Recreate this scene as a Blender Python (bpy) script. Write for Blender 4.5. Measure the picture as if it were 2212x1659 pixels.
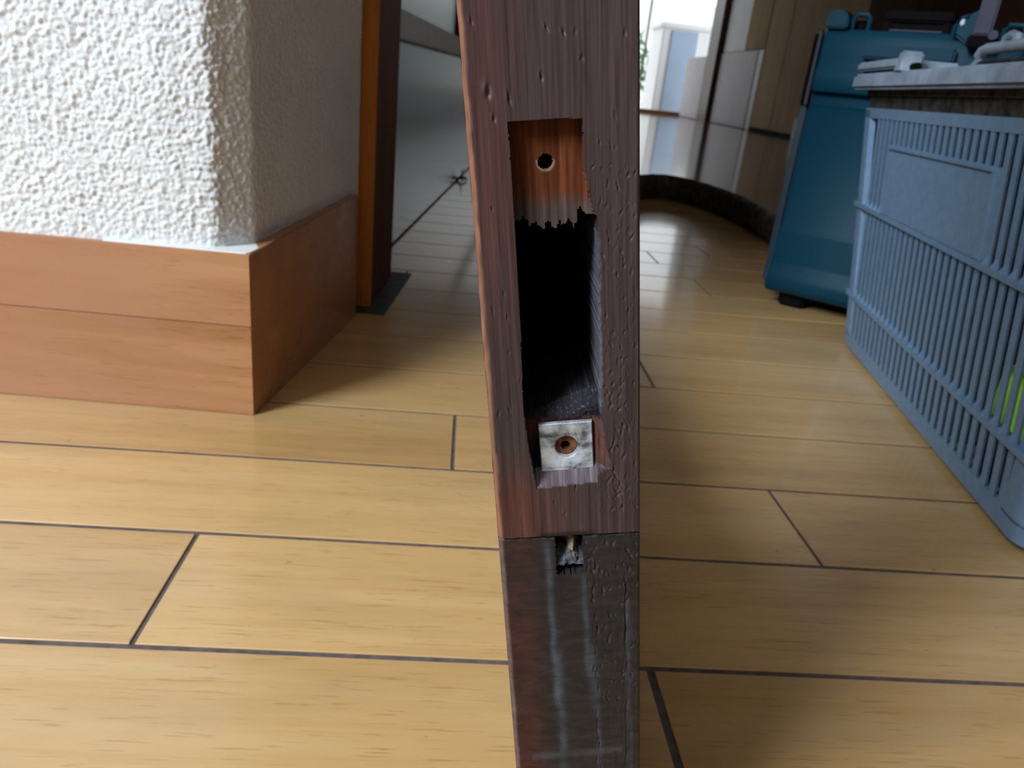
import bpy, bmesh, math, random
import numpy as np
from mathutils import Matrix, Vector
random.seed(7)
rng = np.random.default_rng(11)
for o in list(bpy.data.objects): bpy.data.objects.remove(o, do_unlink=True)
S = bpy.context.scene
COL = S.collection

# ------------------------------------------------------------------ camera
CAM_H = 0.257
RIGHT = Vector((0.9941001968715799, -0.0479783851688282, 0.09727730021170289))
DOWN = Vector((0.07225862412851657, -0.375913063300665, -0.9238333508154835))
FWD = Vector((0.0808918402494341, 0.9254120397944376, -0.37022839813358216))
cd = bpy.data.cameras.new('camera')
cam = bpy.data.objects.new('camera', cd); COL.objects.link(cam)
cam.matrix_world = Matrix((( RIGHT.x, -DOWN.x, -FWD.x, 0), (RIGHT.y, -DOWN.y, -FWD.y, 0),
                           (RIGHT.z, -DOWN.z, -FWD.z, CAM_H), (0, 0, 0, 1)))
cd.sensor_fit = 'HORIZONTAL'; cd.sensor_width = 36.0
cd.lens = 36.0 * 1643.55 / 2212.0
cd.clip_start = 0.01; cd.clip_end = 200
cd.dof.use_dof = True; cd.dof.focus_distance = 0.185; cd.dof.aperture_fstop = 32.0
S.camera = cam

# ------------------------------------------------------------------ light and exposure
w = bpy.data.worlds.new('overcast_sky'); S.world = w; w.use_nodes = True
nt = w.node_tree; bg = nt.nodes['Background']
bg.inputs['Color'].default_value = (0.91, 0.96, 1.0, 1); bg.inputs['Strength'].default_value = 2.0
def area(name, loc, direction, sx, sy, power, col):
    l = bpy.data.lights.new(name, 'AREA'); l.shape = 'RECTANGLE'; l.size = sx; l.size_y = sy
    l.energy = power; l.color = col
    o = bpy.data.objects.new(name, l); COL.objects.link(o); o.location = loc
    o.rotation_euler = Vector(direction).to_track_quat('-Z', 'Y').to_euler()
    return o
area('window_light_left', (-1.80, -1.02, 1.72), (1, 0.42, -0.4), 0.90, 1.0, 116, (0.74, 0.87, 1.0))
vs = S.view_settings
S.display_settings.display_device = 'sRGB'
vs.view_transform = 'Standard'; vs.look = 'None'; vs.exposure = 0.0; vs.gamma = 1.0; vs.use_curve_mapping = False

# ------------------------------------------------------------------ materials
class NT:
    def __init__(s, name):
        s.m = bpy.data.materials.new(name); s.m.use_nodes = True
        s.t = s.m.node_tree; s.b = s.t.nodes['Principled BSDF']
    def n(s, typ, **kw):
        x = s.t.nodes.new(typ)
        for k, v in kw.items(): setattr(x, k, v)
        return x
    def l(s, a, b): s.t.links.new(a, b)
    def math(s, op, a, b=None):
        x = s.n('ShaderNodeMath', operation=op)
        for i, v in enumerate((a, b)):
            if v is None: continue
            if isinstance(v, (int, float)): x.inputs[i].default_value = v
            else: s.l(v, x.inputs[i])
        return x.outputs[0]
    def noise(s, vec, scale, detail=4, rough=0.55, dist=0.0):
        x = s.n('ShaderNodeTexNoise'); x.inputs['Scale'].default_value = scale
        x.inputs['Detail'].default_value = detail; x.inputs['Roughness'].default_value = rough
        x.inputs['Distortion'].default_value = dist
        if vec is not None: s.l(vec, x.inputs['Vector'])
        return x.outputs['Fac']
    def ramp(s, fac, stops, interp='LINEAR'):
        x = s.n('ShaderNodeValToRGB'); cr = x.color_ramp; cr.interpolation = interp
        while len(cr.elements) < len(stops): cr.elements.new(0.5)
        for e, (p, c) in zip(cr.elements, stops):
            e.position = p; e.color = c if len(c) == 4 else (*c, 1)
        s.l(fac, x.inputs['Fac']); return x.outputs['Color']
    def mix(s, fac, a, b, typ='MIX'):
        x = s.n('ShaderNodeMix', data_type='RGBA', blend_type=typ)
        for i, v in ((0, fac), (6, a), (7, b)):
            if isinstance(v, (int, float)): x.inputs[i].default_value = v
            elif isinstance(v, tuple): x.inputs[i].default_value = (*v, 1) if len(v) == 3 else v
            else: s.l(v, x.inputs[i])
        return x.outputs[2]
    def coords(s, scale=(1, 1, 1), rnd=True, kind='Object'):
        tc = s.n('ShaderNodeTexCoord'); v = tc.outputs[kind]
        if rnd:
            oi = s.n('ShaderNodeObjectInfo')
            add = s.n('ShaderNodeVectorMath', operation='ADD')
            comb = s.n('ShaderNodeCombineXYZ')
            r = s.math('MULTIPLY', oi.outputs['Random'], 37.0)
            s.l(r, comb.inputs[0]); s.l(r, comb.inputs[1]); s.l(r, comb.inputs[2])
            s.l(v, add.inputs[0]); s.l(comb.outputs[0], add.inputs[1]); v = add.outputs[0]
        mp = s.n('ShaderNodeVectorMath', operation='MULTIPLY'); mp.inputs[1].default_value = scale
        s.l(v, mp.inputs[0]); return mp.outputs[0]
    def bump(s, h, strength=0.3, dist=0.001):
        x = s.n('ShaderNodeBump'); x.inputs['Strength'].default_value = strength
        x.inputs['Distance'].default_value = dist; s.l(h, x.inputs['Height'])
        s.l(x.outputs[0], s.b.inputs['Normal'])
    def color(s, c): s.l(c, s.b.inputs['Base Color'])
    def set(s, rough=0.5, metal=0.0, spec=0.5, coat=0.0, coat_rough=0.1):
        i = s.b.inputs
        i['Roughness'].default_value = rough; i['Metallic'].default_value = metal
        i['Specular IOR Level'].default_value = spec
        i['Coat Weight'].default_value = coat; i['Coat Roughness'].default_value = coat_rough
        return s.m

def plain(name, c, rough=0.5, metal=0.0, var=0.12, scale=60.0, spec=0.5, bump=0.0, coat=0.0):
    t = NT(name); v = t.coords()
    f = t.noise(v, scale, 5)
    d = tuple(x * (1 - var) for x in c); e = tuple(min(1, x * (1 + var)) for x in c)
    t.color(t.ramp(f, [(0.3, d), (0.7, e)]))
    if bump: t.bump(f, bump, 0.001)
    return t.set(rough, metal, spec, coat)

def wood(name, dark, mid, light, along=(1, 0, 0), fine=1.0, rough=0.35, spec=0.5, coat=0.0, rnd_amt=0.25, bump=0.05, red=None, specks=False):
    """long grain streaks running along one local axis, tinted a little per piece"""
    t = NT(name)
    sc = tuple(3.0 if a else 60.0 * fine for a in along)
    v = t.coords(sc)
    g1 = t.noise(v, 1.0, 6, 0.6, 0.6)
    v2 = t.coords(tuple(38.0 if a else 620.0 * fine for a in along))
    g2 = t.noise(v2, 1.0, 3, 0.6)
    v3 = t.coords(tuple(1.3 if a else 9.0 * fine for a in along))
    g3 = t.noise(v3, 1.0, 2, 0.5)
    f = t.math('ADD', t.math('MULTIPLY', g1, 0.6), t.math('MULTIPLY', g3, 0.4))
    c = t.ramp(f, [(0.33, dark), (0.5, mid), (0.66, light)])
    pores = t.ramp(g2, [(0.30, (0.70, 0.66, 0.60)), (0.42, (1, 1, 1))])
    c = t.mix(0.85, c, pores, 'MULTIPLY')
    if red is not None:
        g4 = t.noise(t.coords((4, 4, 4)), 1.0, 2); c = t.mix(t.ramp(g4, [(0.45, (0, 0, 0)), (0.7, (0.8, 0.8, 0.8))]), c, red)
    if specks:      # small grey dents and dirty patches
        g5 = t.noise(t.coords((90, 150, 90)), 1.0, 2, 0.5); c = t.mix(t.ramp(g5, [(0.74, (0, 0, 0)), (0.80, (0.75, 0.75, 0.75))]), c, (0.17, 0.125, 0.095))
        g6 = t.noise(t.coords((7, 26, 7)), 1.0, 4, 0.6); c = t.mix(t.ramp(g6, [(0.48, (0, 0, 0)), (0.75, (0.40, 0.40, 0.40))]), c, (0.36, 0.235, 0.12))
    oi = t.n('ShaderNodeObjectInfo')
    lo = 1 - rnd_amt; hi = 1 + rnd_amt * 0.5
    tint = t.ramp(oi.outputs['Random'], [(0.0, (lo, lo * 0.97, lo * 0.92)), (1.0, (hi, hi, hi))])
    c = t.mix(1.0, c, tint, 'MULTIPLY')
    t.color(c)
    if bump: t.bump(g2, bump, 0.0005)
    return t.set(rough, 0, spec, coat)

M = {}
M['plank'] = wood('oak_plank', (0.55, 0.315, 0.118), (0.63, 0.38, 0.155), (0.69, 0.44, 0.20), (1, 0, 0), 1.0, 0.3, 0.5, 0.65, 0.15, 0.02, specks=True)
M['groove'] = plain('groove_dirt', (0.105, 0.08, 0.08), 0.8, var=0.4, scale=150)
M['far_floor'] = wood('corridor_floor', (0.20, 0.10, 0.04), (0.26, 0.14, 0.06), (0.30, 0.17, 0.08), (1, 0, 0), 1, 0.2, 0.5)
M['baseboard'] = wood('cedar_baseboard', (0.29, 0.112, 0.036), (0.44, 0.205, 0.085), (0.55, 0.29, 0.14), (1, 0, 0), 0.8, 0.32, 0.4, 0.0, 0.05, 0.03, red=(0.44, 0.205, 0.115))
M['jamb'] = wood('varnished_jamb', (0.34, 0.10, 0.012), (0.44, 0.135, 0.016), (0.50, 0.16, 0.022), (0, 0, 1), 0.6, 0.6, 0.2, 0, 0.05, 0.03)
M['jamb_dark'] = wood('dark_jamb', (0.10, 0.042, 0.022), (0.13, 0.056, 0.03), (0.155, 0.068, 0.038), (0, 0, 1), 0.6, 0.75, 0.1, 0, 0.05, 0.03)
M['plate_dark'] = plain('dark_stone_plate', (0.028, 0.03, 0.032), 0.55, var=0.3)
M['panel_grey'] = plain('glossy_grey_panel', (0.04, 0.038, 0.042), 0.27, var=0.3, scale=6, spec=0.2)
M['rail_grey'] = plain('painted_rail', (0.55, 0.61, 0.66), 0.55, var=0.08, spec=0.2)
M['plaster'] = plain('plain_plaster', (0.48, 0.44, 0.38), 0.8, var=0.05)
M['ceiling'] = plain('ceiling_boards', (0.52, 0.48, 0.42), 0.8, var=0.08)
M['tan_board'] = wood('tan_wall_board', (0.52, 0.36, 0.20), (0.62, 0.44, 0.25), (0.70, 0.50, 0.30), (0, 0, 1), 0.3, 0.85, 0.15, 0, 0.15, 0.03)
M['brown_board'] = wood('brown_wall_board', (0.085, 0.042, 0.022), (0.12, 0.06, 0.032), (0.15, 0.08, 0.04), (0, 0, 1), 0.3, 0.9, 0.06, 0, 0.2, 0.03)
M['white_kick'] = plain('white_kick_board', (0.60, 0.57, 0.59), 0.6, var=0.05, scale=8)
M['white_paint'] = plain('white_paint', (0.80, 0.81, 0.82), 0.6, var=0.05, scale=8)
M['post_brown'] = wood('brown_post', (0.07, 0.028, 0.014), (0.10, 0.04, 0.02), (0.12, 0.05, 0.025), (0, 0, 1), 0.5, 0.4, 0.4)
M['slab'] = wood('polished_slab', (0.13, 0.085, 0.055), (0.18, 0.12, 0.08), (0.22, 0.15, 0.10), (0, 1, 0), 0.12, 0.11, 0.6, 0.3, 0.02, 0.0)
M['bark'] = plain('bark_edge', (0.05, 0.036, 0.026), 0.7, var=0.85, scale=55, bump=0.6)
M['teal'] = plain('teal_plastic', (0.003, 0.036, 0.060), 0.45, var=0.06, scale=300, spec=0.12, bump=0.06)
M['teal_dark'] = plain('dark_teal_plastic', (0.004, 0.018, 0.035), 0.5, var=0.06, scale=300)
M['black'] = plain('black_plastic', (0.006, 0.005, 0.0055), 0.7, var=0.2, spec=0.03)
M['grey_latch'] = plain('grey_latch_plastic', (0.06, 0.056, 0.078), 0.6, var=0.12, spec=0.15)
M['pale'] = plain('pale_sticker', (0.55, 0.62, 0.62), 0.5)
M['crate'] = plain('blue_grey_crate_plastic', (0.165, 0.255, 0.37), 0.45, var=0.10, scale=120, spec=0.25, bump=0.05)
M['crate_lid'] = plain('worn_lid_plastic', (0.26, 0.31, 0.38), 0.5, var=0.3, scale=45, bump=0.1)
M['crate_grime'] = plain('grimy_band', (0.045, 0.039, 0.033), 0.8, var=0.75, scale=90, spec=0.1)
M['lime'] = plain('lime_plastic', (0.36, 0.80, 0.004), 0.4, var=0.08)
M['inner_dark'] = plain('dark_tool_plastic', (0.03, 0.035, 0.045), 0.5, var=0.3)
M['cream'] = plain('cream_paper', (0.62, 0.56, 0.40), 0.7, var=0.2)
M['outdoor_white'] = plain('outdoor_white_wall', (0.85, 0.86, 0.86), 0.8, var=0.03)
M['outdoor_blue'] = plain('pale_blue_metal', (0.36, 0.47, 0.62), 0.6, var=0.05, scale=4)
M['ground'] = plain('pale_concrete', (0.5, 0.5, 0.48), 0.9, var=0.1, scale=5)
M['leaf'] = plain('green_leaf', (0.06, 0.18, 0.05), 0.5, var=0.4, scale=30)
M['sill'] = plain('orange_sill_wood', (0.55, 0.30, 0.13), 0.4)

# stucco
t = NT('rough_stucco'); v = t.coords(rnd=False, kind='Object')
a1 = t.noise(v, 260, 3, 0.6); a2 = t.noise(v, 14, 3)
c = t.ramp(a2, [(0.3, (0.75, 0.74, 0.72)), (0.7, (0.83, 0.825, 0.81))])
c = t.mix(t.ramp(a1, [(0.24, (0.55, 0.55, 0.55)), (0.36, (0, 0, 0))]), c, (0.45, 0.38, 0.30))
t.color(c); t.bump(a1, 0.5, 0.0012); M['stucco'] = t.set(0.9, 0, 0.2)

# aluminium keep plate, tarnished
t = NT('tarnished_aluminium'); v = t.coords(rnd=False)
n1 = t.noise(v, 130, 5, 0.65, 0.4); n2 = t.noise(t.coords((60, 60, 420), False), 1.0, 4)
f = t.math('ADD', t.math('MULTIPLY', n1, 0.65), t.math('MULTIPLY', n2, 0.35))
t.color(t.ramp(f, [(0.42, (0.10, 0.10, 0.105)), (0.50, (0.42, 0.43, 0.45)), (0.60, (0.72, 0.735, 0.75))]))
t.l(t.ramp(f, [(0.42, (0.75, 0.75, 0.75)), (0.6, (0.36, 0.36, 0.36))]), t.b.inputs['Roughness'])
t.bump(n2, 0.15, 0.0004); t.b.inputs['Metallic'].default_value = 0.45
M['alu'] = t.m

# stained wood of the door: pigment stored per vertex (stain, bare wood, glue smears, mortise shade), fine grain on top
def pigment_mat(name, rough_stain, rough_bare, grain, spec):
    t = NT(name)
    at = t.n('ShaderNodeAttribute'); at.attribute_name = 'pigment'
    v = t.coords(grain, False); g = t.noise(v, 1.0, 5, 0.65, 0.3)
    c = t.mix(1.0, at.outputs['Color'], t.ramp(g, [(0.30, (0.55, 0.55, 0.55)), (0.62, (1.15, 1.1, 1.08))]), 'MULTIPLY')
    t.color(c); t.bump(g, 0.25, 0.0003)
    rr = t.n('ShaderNodeMapRange'); t.l(at.outputs['Alpha'], rr.inputs['Value'])
    rr.inputs['To Min'].default_value = rough_bare; rr.inputs['To Max'].default_value = rough_stain
    t.l(rr.outputs[0], t.b.inputs['Roughness'])
    r2 = t.n('ShaderNodeMapRange'); t.l(at.outputs['Alpha'], r2.inputs['Value']); r2.inputs['From Min'].default_value = 0.1; r2.inputs['To Min'].default_value = 0.0; r2.inputs['To Max'].default_value = spec
    t.l(r2.outputs[0], t.b.inputs['Specular IOR Level'])
    return t.m
M['stain'] = pigment_mat('stained_door_wood', 0.45, 0.95, (900, 60, 28), 0.38)
M['stain_rail'] = pigment_mat('stained_rail_wood', 0.5, 0.95, (160, 60, 420), 0.3)

# ------------------------------------------------------------------ builders
def link(name, me, mat, parent=None, loc=None):
    o = bpy.data.objects.new(name, me); COL.objects.link(o)
    for m_ in (mat if isinstance(mat, (list, tuple)) else [mat]):
        if len(me.materials) < 8 and m_ is not None and m_.name not in [x.name for x in me.materials if x]: me.materials.append(m_)
    if parent is not None: o.parent = parent
    if loc is not None: o.location = loc
    return o

class MB:
    def __init__(s): s.v = []; s.f = []; s.smooth = False
    def add(s, vs_, fs_):
        k = len(s.v); s.v += [tuple(x) for x in vs_]; s.f += [tuple(i + k for i in f) for f in fs_]; return s
    def hexa(s, p):      # 8 points: bottom 4 ccw, top 4 ccw
        return s.add(p, [(3, 2, 1, 0), (4, 5, 6, 7), (0, 1, 5, 4), (1, 2, 6, 5), (2, 3, 7, 6), (3, 0, 4, 7)])
    def box(s, x0, x1, y0, y1, z0, z1):
        return s.hexa([(x0, y0, z0), (x1, y0, z0), (x1, y1, z0), (x0, y1, z0), (x0, y0, z1), (x1, y0, z1), (x1, y1, z1), (x0, y1, z1)])
    def prism(s, poly, z0, z1, top=None):
        n = len(poly); top = top or poly
        k = [(x, y, z0) for x, y in poly] + [(x, y, z1) for x, y in top]
        return s.add(k, [tuple(range(n - 1, -1, -1)), tuple(range(n, 2 * n))] + [(i, (i + 1) % n, n + (i + 1) % n, n + i) for i in range(n)])
    def tube(s, pts, r, k=10, closed=False):
        pts = [Vector(p) for p in pts]; n = len(pts); rings = []
        for i, p in enumerate(pts):
            if closed: d = pts[(i + 1) % n] - pts[i - 1]
            else: d = pts[min(i + 1, n - 1)] - pts[max(i - 1, 0)]
            d.normalize(); u = d.orthogonal() if abs(d.z) > 0.95 else d.cross(Vector((0, 0, 1)))
            u.normalize(); q = d.cross(u)
            rings.append([p + (u * math.cos(2 * math.pi * j / k) + q * math.sin(2 * math.pi * j / k)) * r for j in range(k)])
        vs_ = [x for rg in rings for x in rg]; fs_ = []
        for i in range(n if closed else n - 1):
            a = i * k; b = ((i + 1) % n) * k
            for j in range(k): fs_.append((a + j, a + (j + 1) % k, b + (j + 1) % k, b + j))
        if not closed: fs_ += [tuple(range(k - 1, -1, -1)), tuple(range((n - 1) * k, n * k))]
        return s.add(vs_, fs_)
    def mesh(s, name, bevel=0.0, seg=2, smooth=False):
        me = bpy.data.meshes.new(name); me.from_pydata(s.v, [], s.f); me.update()
        bm = bmesh.new(); bm.from_mesh(me)
        bmesh.ops.recalc_face_normals(bm, faces=bm.faces)
        if bevel:
            bmesh.ops.bevel(bm, geom=list(bm.edges), offset=bevel, segments=seg, affect='EDGES', clamp_overlap=True)
        bm.to_mesh(me); bm.free()
        if smooth or bevel:
            for p_ in me.polygons: p_.use_smooth = True
            me.set_sharp_from_angle(angle=math.radians(38))
        return me
    def build(s, name, mat, parent=None, bevel=0.0, seg=2, loc=None, smooth=False):
        return link(name, s.mesh(name, bevel, seg, smooth), mat, parent, loc)

def empty(name, loc=(0, 0, 0), mw=None):
    o = bpy.data.objects.new(name, None); COL.objects.link(o); o.empty_display_size = 0.05
    if mw is not None: o.matrix_world = mw
    else: o.location = loc
    return o
def tag(o, label=None, cat=None, group=None, kind=None):
    if label: o['label'] = label
    if cat: o['category'] = cat
    if group: o['group'] = group
    if kind: o['kind'] = kind
    return o
def struct(o, label, cat): return tag(o, label, cat, kind='structure')

# vectorised gradient noise for real relief
_perm = rng.permutation(512)
def vnoise(x, y, seed=0):
    xi = np.floor(x).astype(int); yi = np.floor(y).astype(int); xf = x - xi; yf = y - yi
    def hsh(i, j): return _perm[(_perm[(i + seed * 17) % 512] + j * 7 + seed) % 512]
    def gr(i, j, dx, dy):
        a = hsh(i, j) * (2 * math.pi / 512) * 7.0
        return np.cos(a) * dx + np.sin(a) * dy
    u = xf ** 3 * (xf * (xf * 6 - 15) + 10); v_ = yf ** 3 * (yf * (yf * 6 - 15) + 10)
    a = gr(xi, yi, xf, yf); b = gr(xi + 1, yi, xf - 1, yf); c_ = gr(xi, yi + 1, xf, yf - 1); d = gr(xi + 1, yi + 1, xf - 1, yf - 1)
    return (a + u * (b - a)) * (1 - v_) + (c_ + u * (d - c_)) * v_
def fbm(x, y, o=3, seed=0):
    s_ = 0; amp = 1.0
    for k in range(o): s_ = s_ + amp * vnoise(x * 2 ** k, y * 2 ** k, seed + k); amp *= 0.5
    return s_
def grid_mesh(name, P, pig=None, sharp=None):
    ny, nx = P.shape[:2]
    me = bpy.data.meshes.new(name); me.vertices.add(nx * ny)
    me.vertices.foreach_set('co', P.reshape(-1).astype(np.float32))
    i = np.arange(nx * ny).reshape(ny, nx)
    q = np.stack([i[:-1, :-1], i[:-1, 1:], i[1:, 1:], i[1:, :-1]], -1).reshape(-1, 4)
    nf = len(q); me.loops.add(nf * 4); me.polygons.add(nf)
    me.loops.foreach_set('vertex_index', q.reshape(-1).astype(np.int32))
    me.polygons.foreach_set('loop_start', (np.arange(nf) * 4).astype(np.int32))
    me.polygons.foreach_set('loop_total', np.full(nf, 4, np.int32))
    me.polygons.foreach_set('use_smooth', np.ones(nf, bool))
    me.update(calc_edges=True)
    if pig is not None:
        a = me.color_attributes.new('pigment', 'FLOAT_COLOR', 'POINT')
        a.data.foreach_set('color', pig.reshape(-1).astype(np.float32))
    if sharp: me.set_sharp_from_angle(angle=math.radians(sharp))
    return me

# ================================================================== FLOOR
ROW0, PITCH = 0.286, 0.0935
fl = MB(); fl.box(-2.0, 2.6, -2.6, 8.8, -0.05, -0.0009)
floor = fl.build('floor', M['groove']); struct(floor, 'honey coloured oak plank floor with dark grooves between the boards', 'floor')
ff = MB(); ff.box(-0.6, 2.3, 2.442, 8.45, -0.0008, -0.0002); ff.build('corridor_surface', M['far_floor'], floor)
def plank_mesh(L, W, c=0.00035):
    b = MB(); x0, x1, y0, y1 = 0, L, 0, W
    o_ = [(x0, y0), (x1, y0), (x1, y1), (x0, y1)]; i_ = [(x0 + c, y0 + c), (x1 - c, y0 + c), (x1 - c, y1 - c), (x0 + c, y1 - c)]
    b.add([(x, y, -0.00085) for x, y in o_] + [(x, y, -0.0003) for x, y in o_] + [(x, y, 0) for x, y in i_],
          [(0, 1, 5, 4), (1, 2, 6, 5), (2, 3, 7, 6), (3, 0, 4, 7), (4, 5, 9, 8), (5, 6, 10, 9), (6, 7, 11, 10), (7, 4, 8, 11), (8, 9, 10, 11)])
    return b.mesh('plank')
JOINT = {-2: -0.36, -1: 0.106, 0: -0.137, 1: 0.235, 2: 0.006, 3: 0.60, 4: 0.193, 5: -0.42, 6: 0.52, 7: -0.07, 8: 0.36, 9: 0.05}
LEN = 0.91
for k in range(-5, 23):
    y0 = ROW0 + PITCH * k
    j = JOINT.get(k, random.uniform(0, LEN))
    xs = []
    x = j
    while x > -1.85: x -= LEN
    cuts = []
    while x < 2.25:
        cuts.append(x); x += LEN
    cuts.append(x)
    for a_, b_ in zip(cuts, cuts[1:]):
        a2_ = max(a_, -1.8); b2_ = min(b_, 2.2)
        if b2_ - a2_ < 0.02: continue
        gx = 0.0022 if k == -1 else 0.0014
        gy = 0.0033
        me = plank_mesh(b2_ - a2_ - 2 * gx * 0.9, PITCH - gy)
        link('plank', me, M['plank'], floor, (a2_ + gx * 0.9, y0 + gy / 2, random.uniform(0.0, 0.0001)))

# ================================================================== LEFT: stucco pier, baseboards, jamb, sliding panel
def base_board(name, outer, inner, z0s, z1s, label, split=0):
    b = MB(); (ox0, oy0), (ox1, oy1) = outer; (ix0, iy0), (ix1, iy1) = inner
    b.hexa([(ox0, oy0, 0), (ox1, oy1, 0), (ix1, iy1, 0), (ix0, iy0, 0), (ox0, oy0, z0s), (ox1, oy1, z1s), (ix1, iy1, z1s), (ix0, iy0, z0s)])
    if split:      # two boards stacked edge to edge, the joint just open
        b = MB(); zj = split
        b.hexa([(ox0, oy0, 0), (ox1, oy1, 0), (ix1, iy1, 0), (ix0, iy0, 0), (ox0, oy0, zj), (ox1, oy1, zj), (ix1, iy1, zj), (ix0, iy0, zj)])
        u = MB(); u.hexa([(ox0, oy0, zj + 0.0003), (ox1, oy1, zj + 0.0003), (ix1, iy1, zj + 0.0003), (ix0, iy0, zj + 0.0003), (ox0, oy0, z0s), (ox1, oy1, z1s), (ix1, iy1, z1s), (ix0, iy0, z0s)])
    o = b.build(name, M['baseboard'], None, 0.0007, 2); struct(o, label, 'baseboard')
    if split: u.build('upper_board', M['baseboard'], o, 0.0006, 2)
    return o
CX, CY = -0.147, 0.539
fy = lambda x: CY + (x - CX) * -0.047           # front line of the pier base
base_board('baseboard_front', [(-1.82, fy(-1.82)), (CX, CY)], [(-1.82, fy(-1.82) + 0.03), (CX - 0.026, CY + 0.03)], 0.120, 0.1245,
           'deep cedar baseboard along the front of the stucco pier', 0.0705)
base_board('baseboard_side', [(CX, CY), (-0.1085, 0.812)], [(CX - 0.026, CY + 0.03), (-0.1385, 0.816)], 0.1245, 0.131,
           'dark shaded cedar baseboard on the side of the stucco pier')
# stucco: one skin wrapping front, chamfer and side, with real grains
sideA = Vector((-0.152, 0.574)); sideB = Vector((-0.1125, 0.838))
path = [Vector((-0.45, fy(-0.45) + 0.003)), Vector((-0.30, fy(-0.30) + 0.004)), Vector((-0.205, fy(-0.205) + 0.007)), Vector((-0.174, 0.5515)), sideA, sideA.lerp(sideB, 0.5), sideB]
seg = [0]
for p_, q_ in zip(path, path[1:]): seg.append(seg[-1] + (q_ - p_).length)
step = 0.0009
sN = int(seg[-1] / step); zN = int(0.27 / step)
sv = np.linspace(0, seg[-1], sN); zv = 0.1195 + np.linspace(0, 0.27, zN)
px = np.interp(sv, seg, [p_.x for p_ in path]); py = np.interp(sv, seg, [p_.y for p_ in path])
ker = np.ones(9) / 9
pxs = np.convolve(np.pad(px, 4, 'edge'), ker, 'valid'); pys = np.convolve(np.pad(py, 4, 'edge'), ker, 'valid')
tx = np.gradient(pxs); ty = np.gradient(pys); L_ = np.hypot(tx, ty); nx_ = ty / L_; ny_ = -tx / L_
SS, ZZ = np.meshgrid(sv, zv)
g = fbm(SS * 320, ZZ * 320, 2, 3); g2 = fbm(SS * 160, ZZ * 160, 2, 9); g3 = fbm(SS * 24, ZZ * 24, 2, 21)
amp = np.interp(sv, [0, seg[3] - 0.004, seg[4] + 0.01, seg[-1]], [1, 1, 0.45, 0.40])[None, :]
hgt = (0.0017 * np.maximum(g, -0.3) + 0.0012 * g2 + 0.0010 * g3) * amp
edge_fade = np.clip((ZZ - 0.1195) / 0.012, 0.15, 1)
hgt = hgt * edge_fade
P = np.stack([pxs[None, :] + nx_[None, :] * hgt, pys[None, :] + ny_[None, :] * hgt, ZZ + g2 * 0.0004], -1)
P[0, :, 2] = 0.119
wall_front = link('wall_front', grid_mesh('wall_front', P[:, ::1]), M['stucco'])
struct(wall_front, 'cream rough stucco pier with a softened corner above the cedar baseboard', 'wall')
b = MB(); b.prism([(-1.82, fy(-1.82) + 0.006), (-0.445, fy(-0.445) + 0.004), (-0.445, 0.84), (-1.82, 0.84)], 0.0, 2.4); b.prism([(-0.45, 0.575), (-0.19, 0.575), (-0.165, 0.59), (-0.135, 0.836), (-0.45, 0.836)], 0.0, 0.45)
b.box(-1.82, -0.132, 0.845, 1.0, 0, 2.4)
b.prism([(-0.45, fy(-0.45) + 0.004), (-0.30, fy(-0.3) + 0.005), (-0.176, 0.553), (-0.154, 0.575), (-0.114, 0.838), (-0.45, 0.838)], 0.3888, 2.4)
b.build('wall_core', M['stucco'], wall_front)

b = MB(); b.prism([(-0.25, fy(-0.25) + 0.0015), (-0.150, CY + 0.0018), (-0.1475, CY + 0.006), (-0.1455, 0.56), (-0.152, 0.576), (-0.172, 0.557), (-0.20, fy(-0.2) + 0.010), (-0.25, fy(-0.25) + 0.008)], 0.1215, 0.1252); b.build('lit_ledge_strip', M['stucco'], wall_front, 0.0006)  # pale strip added to stand for light on the baseboard top
# jamb beside the pier
b = MB(); b.prism([(-0.128, 0.844), (-0.0965, 0.844), (-0.0965, 0.8475), (-0.127, 0.8475)], 0.001, 2.4)
jamb = b.build('trim_1', M['jamb'], None, 0.0006); struct(jamb, 'orange brown varnished jamb post beside the stucco pier', 'trim')
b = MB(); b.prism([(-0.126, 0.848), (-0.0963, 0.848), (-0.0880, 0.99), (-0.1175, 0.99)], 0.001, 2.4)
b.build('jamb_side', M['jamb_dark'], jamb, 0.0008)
b = MB(); b.prism([(-0.121, 0.8205), (-0.0785, 0.819), (-0.0625, 1.014), (-0.10, 1.016)], -0.003, 0.0012)
o = b.build('trim_2', M['plate_dark'], None, 0.0003); struct(o, 'dark grey metal plate set in the floor at the foot of the jamb', 'trim')

# grey sliding panel wall running back on the left
A_ = Vector((-0.1165, 1.03)); D_ = Vector((0.0987, 0.9951)).normalized()
NL = Vector((D_.y, -D_.x))                      # faces the corridor
def along(s, off): q = A_ + D_ * s + NL * off; return (q.x, q.y)
def lbox(b, s0, s1, o0, o1, z0, z1): b.prism([along(s0, o0), along(s1, o0), along(s1, o1), along(s0, o1)], z0, z1)
door1 = empty('door_1', (*along(0.4, -0.02), 0)); struct(door1, 'glossy grey sliding door with a pale mid rail, left of the corridor', 'door')
def kid(b, name, mat, bevel=0.0):
    o = b.build(name, mat, door1, bevel); o.matrix_parent_inverse = Matrix.Translation(door1.location).inverted(); return o
b = MB(); lbox(b, -0.02, 2.05, -0.03, -0.004, 0.004, 0.292); kid(b, 'lower_panel', M['panel_grey'])
b = MB(); lbox(b, -0.02, 2.05, -0.03, 0.006, 0.292, 0.330); kid(b, 'mid_rail', M['rail_grey'], 0.002)
b = MB(); lbox(b, -0.02, 0.80, -0.03, -0.004, 0.330, 1.9); lbox(b, 0.845, 2.05, -0.03, -0.004, 0.330, 1.9); kid(b, 'upper_panel', M['panel_grey'])
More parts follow.
